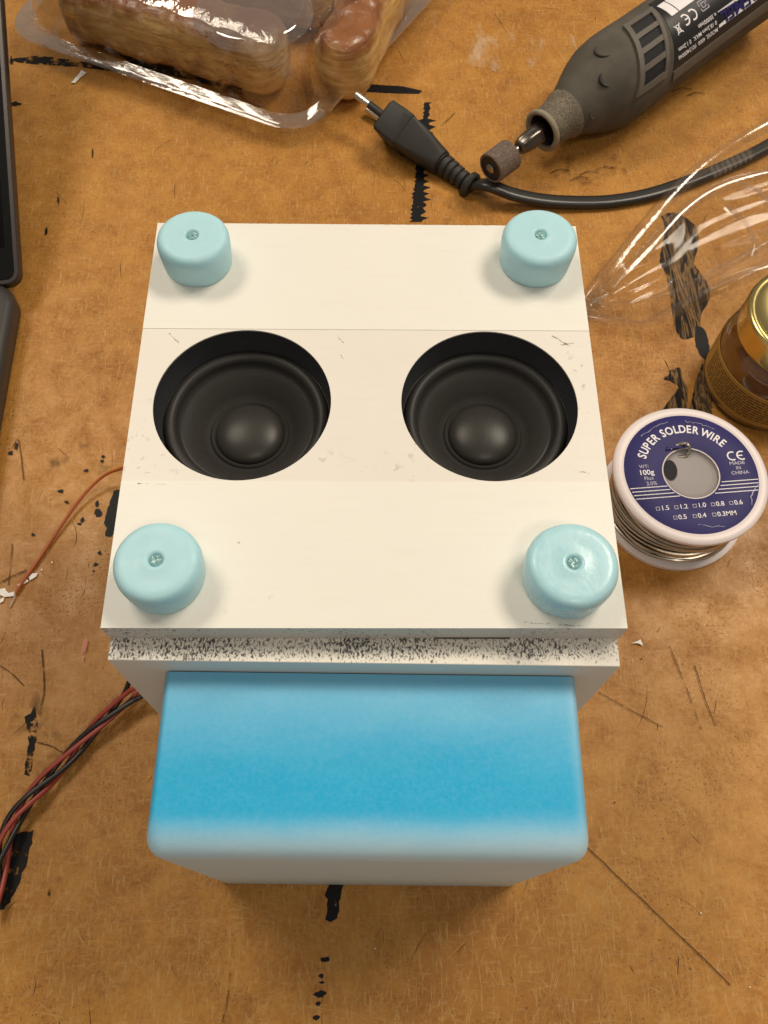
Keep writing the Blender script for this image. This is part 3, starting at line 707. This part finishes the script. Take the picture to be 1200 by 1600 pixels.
turned('collet_nut', [(9, 4.2), (3, 4.6), (-1, 4.9), (-3.2, 5.1), (-3.6, 4.3), (-5, 4.2), (-5.4, 5.0), (-10, 4.8), (-14.5, 4.0), (-16.4, 2.6), (-16.8, 1.6)], M['nut'], sq=lambda s, th: 1 + .06 * math.cos(math.radians(6 * th)), smooth=50)
turned('shaft', [(-12, 1.6), (-24, 1.6)], M['steel'])
dr = turned('sanding_drum', [(-21.4, 3), (-21.6, 6.4), (-22.2, 7.5), (-35.2, 7.5), (-35.6, 7.1), (-35.4, 6.2)], M['grit'], cap=False)
turned('drum_core', [(-35.0, 6.3), (-35.2, 5.0), (-34.6, 4.6), (-34.6, 2.8), (-34.4, .4)], M['plug'], parent=dr)
turned('drum_screw', [(-34.2, 2.6), (-36.0, 2.6), (-36.8, 1.8), (-37.0, .5)], M['steel'], parent=dr)
def patch(s0, s1, t0, t1, dr0, dr1, ns=8, nt_=10, s_of=None):
    """curved slab that follows the housing"""
    g = {}; V, F = [], []
    for lev, d in ((0, dr0), (1, dr1)):
        for i in range(ns + 1):
            for j in range(nt_ + 1):
                th = t0 + (t1 - t0) * j / nt_
                sh = s_of(th) if s_of else 0
                s = s0 + (s1 - s0) * i / ns + sh
                g[lev, i, j] = len(V); V.append(A(s, RAD(s) * (1 + 0.02 * math.cos(math.radians(2 * (th - 125)))) + d, th))
    for i in range(ns):
        for j in range(nt_):
            F.append((g[1, i, j], g[1, i + 1, j], g[1, i + 1, j + 1], g[1, i, j + 1]))
            F.append((g[0, i, j], g[0, i, j + 1], g[0, i + 1, j + 1], g[0, i + 1, j]))
    for i in range(ns):
        F.append((g[0, i, 0], g[0, i + 1, 0], g[1, i + 1, 0], g[1, i, 0])); F.append((g[0, i + 1, nt_], g[0, i, nt_], g[1, i, nt_], g[1, i + 1, nt_]))
    for j in range(nt_):
        F.append((g[0, 0, j + 1], g[0, 0, j], g[1, 0, j], g[1, 0, j + 1])); F.append((g[0, ns, j], g[0, ns, j + 1], g[1, ns, j + 1], g[1, ns, j]))
    return V, F
VS0, VS1, VT0, VT1 = 60.5, 76.5, 84, 152
slant = lambda th: -(th - 80) * .19
vent = add('vent', patch(VS0, VS1, VT0, VT1, -.6, .12, 10, 24, slant), M['black_hole'], tool)
fr = [patch(VS0 - 3.0, VS0, VT0 - 7, VT1 + 7, -.6, 1.4, 3, 26, slant), patch(VS1, VS1 + 2.6, VT0 - 7, VT1 + 7, -.6, 1.2, 3, 26, slant), patch(VS0 - .05, VS1 + .05, VT0 - 6.8, VT0, -.6, 1.2, 8, 3, slant), patch(VS0 - .05, VS1 + .05, VT1, VT1 + 6.8, -.6, 1.2, 8, 3, slant)]
add('frame', merge(fr), M['vent'], vent)
for t in (101, 118, 135):
    add('slat', patch(VS0 + .1, VS1 - .1, t - 3.0, t + 3.0, -.6, 1.0, 8, 4, lambda th: slant(th)), M['vent'], vent)
# lock button and finger dimples
P = []
bt = [A(25, RAD(25) + .15, 118)]
def disc_on(s, th, r, d, mat, name):
    c = A(s, RAD(s) + d, th); nrm = (A(s, 30, th) - A(s, 20, th)).normalized(); e1 = (A(s + 1, 20, th) - A(s, 20, th)).normalized(); e1 = (e1 - nrm * e1.dot(nrm) + nrm * 0).normalized(); e2 = nrm.cross(e1)
    prof = [(0, .2), (r * .8, .1), (r, .5), (r * 1.12, .55), (r * 1.2, -1.5)]
    V, F = lathe(prof, 28); M_ = Matrix((e1, e2, nrm)).transposed()
    sl = math.radians(40)
    add(name, ([c + M_ @ Vector(v) for v in V], F), mat, tool)
disc_on(33, 117, 3.2, -.7, M['plug'], 'lock_button')
disc_on(24, 158, 3.0, -1.3, M['tool'], 'grip_dimple')
disc_on(42, 84, 4.4, -1.2, M['plug'], 'grip_dimple')
dec = add('label', patch(80.5, 165, 66, 160, -.3, .25, 18, 24, lambda th: -(th - 80) * .13), M['decal'], tool)
add('label_border', patch(70, 165, 161.5, 174, -.3, .8, 18, 4), M['vent'], tool)
def wrap(VF, s, th, lift):
    """flat print laid on the round label: reads towards the nose, letter tops towards the table side"""
    R_ = RAD(90) + .3; V = []
    for x, y, z in VF[0]:
        V.append(A(s - x, RAD(s - x) * (1 + 0.02 * math.cos(math.radians(2 * (th - 125)))) + .25 + lift, th + math.degrees(y / R_)))
    return V, VF[1]
def tl(s, st, th, size, mat='print', bold=.01, align='LEFT', lift=.12):
    add('lettering', wrap(text(s, size, align, bold), st, th, lift), M[mat], dec, smooth=0)
add('logo_field', wrap(([(-36, -3.6, 0), (14.5, -3.6, 0), (16.0, 3.6, 0), (-34, 3.6, 0)] , [(0, 1, 2, 3)]), 122, 141, .10), M['print'], dec, smooth=0)
add('logo_lettering', wrap(xf(text('DREMEL', 8.2, 'RIGHT', .03), Matrix.Diagonal((1.25, 1, 1, 1))), 108.5, 141, .34), M['label'], dec, smooth=0)
tl('MODEL 4000  F013400046', 105, 150, 2.75, 'print'); tl('0 18.2mm MAX.  0 1.2mm', 105, 141.5, 2.75, 'print'); tl('n 35000/min', 106, 133, 2.75, 'print')
add('conformity_mark', wrap(merge([arc2(0, 0, 2.5, 60, 300, .8), arc2(5.6, 0, 2.5, 60, 300, .8), ribbon([(3.3, 0), (5.9, 0)], .7)]), 92.5, 117, .12), M['print'], dec, smooth=0)
def sq_ring(r, w): return merge([ribbon(p, w) for p in ([(-r, -r), (r, -r)], [(r, -r), (r, r)], [(r, r), (-r, r)], [(-r, r), (-r, -r)])])
add('double_square', wrap(merge([sq_ring(2.5, .4), sq_ring(1.2, .35)]), 101.5, 115, .12), M['print_dim'], dec, smooth=0)
add('bin_mark', wrap(merge([ribbon([(-2, -2.2), (2, 2.4)], .5), ribbon([(-2, 2.4), (2, -2.2)], .5), ribbon([(-1.3, 1.6), (1.3, 1.6)], .5), ribbon([(-1.1, 1.4), (-.8, -1.8)], .4), ribbon([(1.1, 1.4), (.8, -1.8)], .4), ribbon([(-.8, -1.8), (.8, -1.8)], .4)]), 80.5, 121, .12), M['print'], dec, smooth=0)
def wbox(x0, x1, t0, t1): return patch(x0, x1, t0, t1, .2, .38, 6, 8)
add('white_field', wbox(82, 87, 80, 104), M['print'], dec); add('white_field', wbox(87.7, 108, 80, 104), M['print'], dec)

# ------------------------------------------------------------------ power cord with plug
pc = empty('power_cord', (0, 300, 0)); tag(pc, 'black power cord with two-pin plug lying in front of the rotary tool', 'power cord')
po = Vector((0, 300, 0))
tip = T(556, 147, 20); endp = T(733, 284, 11)
ax = (endp - tip); Lp = ax.length; ax.normalize()
side = Vector((0, 0, 1)).cross(ax).normalized()          # horizontal, away from the camera
if side.y < 0: side = -side
upv = side.cross(ax) if side.cross(ax).z > 0 else ax.cross(side)
rho = math.radians(-57)
wv = side * math.cos(rho) + upv * math.sin(rho)           # pin-to-pin direction
tv = -side * math.sin(rho) + upv * math.cos(rho)
k = Lp / 77.0
near = -wv
org = tip - near * 9.5 - po                                # axis starts level with the pin tips
def PP(x, w, t): return org + ax * (x * k) + near * w + tv * t
def sect(x, hw, ht, r): return [PP(x, a, b) for a, b in rrect(hw, ht, r, 3)]
rings = [sect(x, hw, ht, min(r, hw * .95, ht * .95)) for x, hw, ht, r in ((19, 11.5, 6.0, 1.5), (19.3, 13, 7.4, 2), (20.5, 14.2, 8.2, 1.6), (28, 14.8, 8.6, 1.6), (34, 14.8, 8.7, 1.6), (34.5, 14.3, 8.1, 1.8), (40, 13.4, 8.0, 2.4), (46, 11, 7.6, 3.4), (51, 8.4, 6.8, 4), (56, 6.6, 6.2, 5))]
add('plug_body', loft(rings, True), M['plug'], pc, smooth=35, bevel=.5)
for w in (9.5, -9.5):
    pin = add('pin', loft([[PP(x, w + a, b) for a, b in circ(r, 16)] for x, r in ((20, 1.95), (9.6, 1.95), (9.4, 1.9))], True), M['plug'], pc)
    add('pin_tip', loft([[PP(x, w + a, b) for a, b in circ(r, 16)] for x, r in ((9.5, 2.0), (.7, 2.0), (.2, 1.8), (0, 1.2))], True), M['bright'], pin)
prof = []
for i in range(5):
    x0 = 54 + i * 3.7; r = 6.0 - i * .3
    prof += [(x0, r * .78), (x0 + .5, r), (x0 + 2.6, r * .97), (x0 + 3.1, r * .78)]
prof += [(73, 4.6), (73.6, 6.6), (76, 6.8), (77, 6.2), (77.2, 3.5)]
add('strain_relief', loft([[PP(x, a * 1.0, b) for a, b in circ(r, 24)] for x, r in prof], True), M['plug'], pc, smooth=45)
e0 = PP(75, 0, 0) + po; e1 = PP(84, 0, -.6) + po
path = catmull([e0] + [T(x, y, z) for x, y, z in ((762, 289, 10), (800, 303, 7), (842, 312, 4.6), (890, 316, 3), (950, 315, 2.4), (1010, 305, 2.4), (1070, 286, 2.4), (1130, 262, 2.4), (1200, 228, 2.4), (1290, 170, 2.4), (1400, 90, 2.4))], 10)
sec = []
for sgn in (1, -1):
    for kk in range(9):
        a = math.radians(-100 + 200 * kk / 8) if sgn == 1 else math.radians(80 + 200 * kk / 8)
        sec.append((sgn * 1.55 + 2.1 * math.cos(a), 2.1 * math.sin(a)))
add('cable', sweep([q - po for q in path], sec), M['cable'], pc, smooth=50)

# ------------------------------------------------------------------ pastry container, pastries
near_c, left_c, back_c, right_c = Vector((-32, 298, 0)), Vector((-200, 376, 0)), Vector((-140, 512, 0)), Vector((74, 470, 0))
base_o = Vector((-70, 420, 0))
def outline(ins, r, z, n=8, rib=0.0, per=13.0):
    P = [near_c, right_c, back_c, left_c]; c = sum(P, Vector()) / 4; Q = []
    for i in range(4):
        p, a, b = P[i], P[i - 1], P[(i + 1) % 4]
        d1, d2 = (a - p).normalized(), (b - p).normalized(); bis = (d1 + d2).normalized(); sn = math.sin(d1.angle(d2) / 2)
        q = p + bis * (ins / sn)
        Q.append(q)
    out = []
    for i in range(4):
        p, a, b = Q[i], Q[i - 1], Q[(i + 1) % 4]
        d1, d2 = (a - p).normalized(), (b - p).normalized()
        for k in range(n + 1):
            t = k / n; s0, s1 = p + d1 * r, p + d2 * r
            out.append(((1 - t) ** 2) * s0 + 2 * t * (1 - t) * p + t * t * s1)
        L = (b - p).length - 2 * r; m = 26
        for k in range(1, m):
            q = p + d2 * (r + L * k / m)
            nn = (c - q); nn = nn - d2 * nn.dot(d2); nn.normalize()
            out.append(q + nn * rib * (1 if (k // 2) % 2 else 0))
    return [Vector((q.x, q.y, z)) - base_o for q in out]
cont = empty('pastry_container', base_o); tag(cont, 'clear plastic clamshell container holding pastries at the top left', 'container')
add('tray', loft([outline(17, 14, .6), outline(14, 16, 1.0), outline(11, 18, 4), outline(7.5, 20, 11.4)], False), M['clear'], cont, smooth=30)
add('rim', loft([outline(8, 20, 11.5), outline(3, 22, 11.8), outline(.4, 23, 11.2), outline(0, 23, 10.2), outline(.4, 23, 9.6), outline(3, 22, 10.4), outline(8, 20, 10.6)], False), M['clear_rim'], cont, smooth=40)
lid = add('lid', loft([outline(8.5, 20, 12.1), outline(9.4, 19.5, 15, rib=1.2), outline(11.5, 18, 28, rib=1.9), outline(14, 17, 38, rib=1.9), outline(17, 16, 42.5, rib=1.4), outline(22, 14, 44.5, rib=.4), outline(26, 13, 44.8)], False), M['clear'], cont, smooth=28)
cen = Vector((-57, 344, 0)) - base_o
add('lid_top', (lambda o: ([tuple(p) for p in o], [tuple(range(len(o)))]))([p + Vector((0, 0, 0)) for p in outline(26, 13, 44.8)]), M['clear'], lid, smooth=0)
add('round_boss', xf(lathe([(29.5, 45.1), (28.6, 46.2), (27.2, 49.0), (26.2, 49.8), (24.8, 49.8), (23.8, 48.6), (10, 48.3), (0, 48.2)], 80), Matrix.Translation(cen)), M['clear_rim'], lid, smooth=40)
def pastry(name, a, b, w, h, seed, label):
    a, b = Vector(a), Vector(b); L = (b - a).length; o = empty(name, ((a + b) / 2), math.atan2(b.y - a.y, b.x - a.x))
    tag(o, label, 'pastry', 'pastries in the clear container')
    rings = []; n = 40; m = 60
    for i in range(m + 1):
        t = i / m; x = (t - .5) * L; e = min(t, 1 - t) * L
        k = math.sqrt(max(0.02, 1 - max(0, 1 - e / 13) ** 2))
        rg = []
        for j in range(n):
            th = 2 * PI * j / n; cz, cy = math.sin(th), math.cos(th)
            q = (abs(cz) ** 3 + abs(cy) ** 3) ** (-1 / 3)
            y, z = cy * q * w / 2 * k, cz * q * h / 2 * (.55 + .45 * k)
            nn = noise.noise(Vector((x * .045 + seed, y * .07, z * .07))) * 2.0 + noise.noise(Vector((x * .16, y * .2 + seed, z * .35))) * .9
            crease = -0.55 * max(0, math.sin(x * .30 + .25 * y * .1)) ** 6 * max(0, cz)
            f = 1 + (nn + crease) / (w * .5)
            rg.append(Vector((x, y * f, h / 2 + 3 + z * f)))
        rings.append(rg)
    add('crust', loft(rings, True), M['pastry'], o, smooth=70)
    return o
pastry('pastry', (-163, 392, 0), (-43, 343, 0), 35, 33, 1.3, 'long glazed golden pastry along the front wall of the clear container')
pastry('pastry', (-17, 330, 0), (14, 430, 0), 30, 34, 7.9, 'golden pastry with glazed brown top beside the right wall of the clear container')
pastry('pastry', (-146, 436, 0), (-20, 396, 0), 34, 33, 4.4, 'glazed pastry behind the front pastry in the clear container')

# ------------------------------------------------------------------ clear film bag
fb = Vector((150, 235, 0)); film = empty('plastic_film', fb); tag(film, 'crumpled clear plastic film bag lying between the cable and the honey jar', 'plastic bag')
U = catmull([(100, 201, 1.5), (112, 216, 7), (132, 240, 13), (158, 266, 20), (190, 286, 28), (228, 306, 33), (262, 318, 34)], 9)
Lw = catmull([(100, 194, 1.2), (117, 188, 5), (128, 186, 7), (146, 194, 11), (166, 202, 16), (196, 213, 20), (240, 226, 22)], 9)
def fpt(u, v):
    i = u * (len(U) - 1); a = min(int(i), len(U) - 2); t = i - a
    p = U[a].lerp(U[a + 1], t).lerp(Lw[a].lerp(Lw[a + 1], t), v)
    f = noise.noise(Vector((u * 4, v * 1.6, 1.7)))
    g = abs(noise.noise(Vector((u * 3 + v * 1.5, v * 4.5 - u * 3, 4.1))))
    h = abs(noise.noise(Vector((u * 30, v * 26, 8.8))))
    z = p.z * (1 - .75 * math.sin(PI * v) ** .8) + 3 * f * math.sin(PI * v) + 4 * (0.25 - g) * math.sin(PI * v) + (1.6 * h if u < .12 else 0)
    return Vector((p.x, p.y, max(.6, z))) - fb
nu, nv = 110, 64
V = [fpt(i / nu, j / nv) for i in range(nu + 1) for j in range(nv + 1)]
F = [(i * (nv + 1) + j, (i + 1) * (nv + 1) + j, (i + 1) * (nv + 1) + j + 1, i * (nv + 1) + j + 1) for i in range(nu) for j in range(nv)]
add('sheet', (V, F), M['film'], film, smooth=60)
def fold(P, r, scale=None, tw=0.3):
    Q = catmull(P, 10); n = len(Q)
    rg = []
    for i, p in enumerate(Q):
        t = (Q[min(i + 1, n - 1)] - Q[max(i - 1, 0)]).normalized(); s = t.cross(Vector((0, 0, 1))).normalized(); u_ = s.cross(t)
        k = (scale(i / (n - 1)) if scale else 1) * (1 + .12 * math.sin(i * .31)); an = tw * math.sin(i * .12)
        rg.append([p - fb + (s * math.cos(an) + u_ * math.sin(an)) * a * k * r + (u_ * math.cos(an) - s * math.sin(an)) * b * k * r for a, b in ((-2.2, -.2), (-1.1, .55), (0, .8), (1.1, .45), (2.2, -.35))])
    V, F = loft(rg, False, closed=False)
    add('fold', (V, F), M['film_fold'], film, smooth=60)
fold([(100, 200, 2), (113, 217, 8), (133, 241, 14), (159, 267, 21), (191, 287, 29), (230, 307, 34)], 1.5)
fold([(104, 202, 3), (118, 214, 7), (136, 232, 11), (150, 246, 14), (166, 258, 16), (186, 266, 18), (205, 270, 20)], 1.3)
fold([(100, 194, 2), (117, 188, 5.6), (128, 186, 7.6), (146, 194, 11.6), (166, 202, 16.6), (196, 213, 20.6), (240, 226, 22)], 1.3)
fold([(103, 199, 3), (122, 199, 6), (146, 205, 9), (170, 216, 14), (200, 232, 20), (235, 246, 24)], .9)
fold([(172, 250, 14), (178, 241, 15), (181, 228, 15), (178, 219, 14)], .9)
fold([(178, 258, 20), (186, 250, 22), (190, 242, 20), (197, 238, 22), (206, 240, 24)], 1.6, tw=.9)
rr = random.Random(11)
for i in range(9):      # crumpled knot at the tip of the bag
    c = Vector((103 + rr.uniform(-4, 7), 197 + rr.uniform(-5, 6), 4))
    fold([c, c + Vector((rr.uniform(-4, 4), rr.uniform(-4, 4), rr.uniform(1, 5))), c + Vector((rr.uniform(-6, 6), rr.uniform(-6, 6), rr.uniform(-1, 2)))], .7, tw=1.2)
zig = [(166 + i * 1.25, 261.5 + i * .62 + (1.0 if i % 2 else -.6), 21 + i * .25) for i in range(17)]
V = [Vector(p) - fb for p in zig] + [Vector((p[0] - 2.2, p[1] + 5, p[2] + 1.4)) - fb for p in zig]
add('serrated_edge', (V, [(i, i + 1, i + 18, i + 17) for i in range(16)]), M['film_fold'], film, smooth=0)

# ------------------------------------------------------------------ honey jar
jar = empty('honey_jar', (176.5, 157, 0)); tag(jar, 'amber jar with gold lid and ochre label at the right edge', 'jar')
add('glass_body', lathe([(0, .3), (21, .3), (24.4, 1.2), (26.4, 4), (26.8, 8), (26.8, 24), (26.4, 29), (25, 33.5), (23, 36.4), (22.6, 38), (22.6, 40)], 80), M['honey'], jar, smooth=60)
jl = add('label', lathe([(26.9, 6.5), (27.1, 6.7), (27.1, 24.6), (26.9, 24.8)], 80), M['paper_label'], jar)
rj = random.Random(4); parts = []
for row in range(9):
    a = 172
    while a < 262:
        w = rj.uniform(2.5, 8); z = 21.8 - row * 1.55
        V = []; 
        for k in range(4):
            b = math.radians(a + w * k / 3); V += [(27.16 * math.cos(b), 27.16 * math.sin(b), z), (27.16 * math.cos(b), 27.16 * math.sin(b), z + .75)]
        parts.append((V, [(2 * k, 2 * k + 2, 2 * k + 3, 2 * k + 1) for k in range(3)])); a += w + rj.uniform(.8, 1.6)
tag(add('small_print', merge(parts), M['label_ink'], jl, smooth=0), kind='stuff')
jlid = add('lid', lathe([(23.4, 37.6), (24.6, 37.8), (24.9, 38.6), (24.7, 39.4), (24.7, 48.2), (24.4, 49.4), (23.6, 50.1), (22.2, 50.3), (21.2, 49.9), (20.4, 49.2), (15, 49.1), (0, 49.1)], 96), M['gold'], jar, smooth=50)
add('lid_print', lathe([(14.2, 49.22), (8, 49.24), (0, 49.24)], 64), M['label_ink'], jlid)

# ------------------------------------------------------------------ laptop at the left edge
P0 = T(31, 443, 14); P1 = T(3, 20, 62)
e1 = (P1 - P0).normalized(); e2 = Vector((-1, -.08, 0)); e2 = (e2 - e1 * e2.dot(e1)).normalized(); e3 = e2.cross(e1) 
if e3.z < 0: e3 = -e3
lo = Vector((-215, 190, 0)); lt = empty('laptop', lo); tag(lt, 'dark laptop with black screen, only its edge showing at the left', 'laptop')
def LP(u, v, w): return P0 - lo + e2 * u + e1 * v + e3 * w
def slab(u0, u1, v0, v1, w0, w1, r, e=.5):
    P = rrect((u1 - u0) / 2, (v1 - v0) / 2, r, 5, (u0 + u1) / 2, (v0 + v1) / 2); Q = rrect((u1 - u0) / 2 - e, (v1 - v0) / 2 - e, max(r - e, .2), 5, (u0 + u1) / 2, (v0 + v1) / 2)
    V, F = loft([[LP(a, b, w0) for a, b in Q], [LP(a, b, w0 + e) for a, b in P], [LP(a, b, w1 - e) for a, b in P], [LP(a, b, w1) for a, b in Q]])
    return V, F
sc_ = add('screen_panel', slab(0, 300, 0, 200, -5.5, 0, 6), M['laptop_rim'], lt, smooth=40)
add('bezel', slab(2.2, 297.8, 2.2, 197.8, .02, .3, 4, .1), M['bezel'], sc_, smooth=40)
add('display', slab(5.6, 294, 17, 194, .32, .45, .6, .05), M['screen'], sc_, smooth=40)
bx = T(22, 462, 12)
def bslab(z0, z1, x1, y0, y1, r, e):
    rings = []
    for z, i in ((z0, e), (z0 + e, 0), (z1 - e * 1.4, 0), (z1 - .35 * e, .45 * e), (z1, e * 1.5)):
        rings.append([Vector((a, b, z)) for a, b in rrect(150 - i, (y1 - y0) / 2 - i, max(r - i, 1), 8, x1 - 150, (y0 + y1) / 2)])
    return loft(rings)
Vb, Fb = bslab(1.0, 14, bx.x + 1 - lo.x, -200, 12, 14, 3)
add('base', xf((Vb, Fb), Matrix.Translation((0, 0, 0)) @ Matrix.Rotation(math.radians(2), 4, 'Z')), M['laptop'], lt, smooth=50)

# ------------------------------------------------------------------ wires
ow = Vector((-115, 90, 0)); wo = empty('orange_wire', ow); tag(wo, 'thin orange wire with a stripped end curving out from the left of the white box', 'wire')
P = catmull([Vector((-64, 112, 22)), T(215, 727, 14), T(190, 732, 9.5), T(160, 745, 6), T(125, 780, 3.2), T(90, 830, 1.6), T(60, 875, 1.2), T(38, 905, 1.4), T(30, 918, 1.4), T(24, 928, 1.2)], 9)
add('insulation', tube([p - ow for p in P], .62, 10), M['orange_wire'], wo)
add('bare_strand', tube([p - ow for p in catmull([T(24, 928, 1.2), T(21, 936, 1.0), T(15, 949, .6)], 6)], .28, 8), M['strand'], wo)
wbp = Vector((-100, 0, 0)); wb = empty('twisted_wires', wbp); tag(wb, 'twisted bundle of red and black wires beside the blue block', 'wires')
C_ = catmull([Vector((-61, 40, 14)), T(222, 1062, 10), T(195, 1090, 7), T(150, 1138, 5), T(105, 1185, 4), T(60, 1230, 4), T(28, 1275, 4), T(8, 1320, 4), T(-6, 1370, 4), T(-16, 1430, 4)], 16)
n = len(C_)
for i, (m_, ph) in enumerate((('black_wire', 0.3), ('red_wire', 1.75), ('black_wire', 3.3), ('red_wire', 5.0))):
    Q = []; s = 0
    for j, p in enumerate(C_):
        if j: s += (C_[j] - C_[j - 1]).length
        t = (C_[min(j + 1, n - 1)] - C_[max(j - 1, 0)]).normalized(); sd = t.cross(Vector((0, 0, 1))).normalized()
        u = j / (n - 1); r = 1.9 + (4.2 * max(0, 1 - u / .26) ** 1.3) + .5 * math.sin(s * .06 + i)
        a = ph - s * .10 + .35 * math.sin(s * .05 + 2 * i)
        Q.append(p - wbp + sd * r * math.cos(a) * 1.15 + Vector((0, 0, 1)) * max(-p.z + 1.05, r * math.sin(a) * .9))
    add('wire', tube(Q, .92, 10), M[m_], wb)
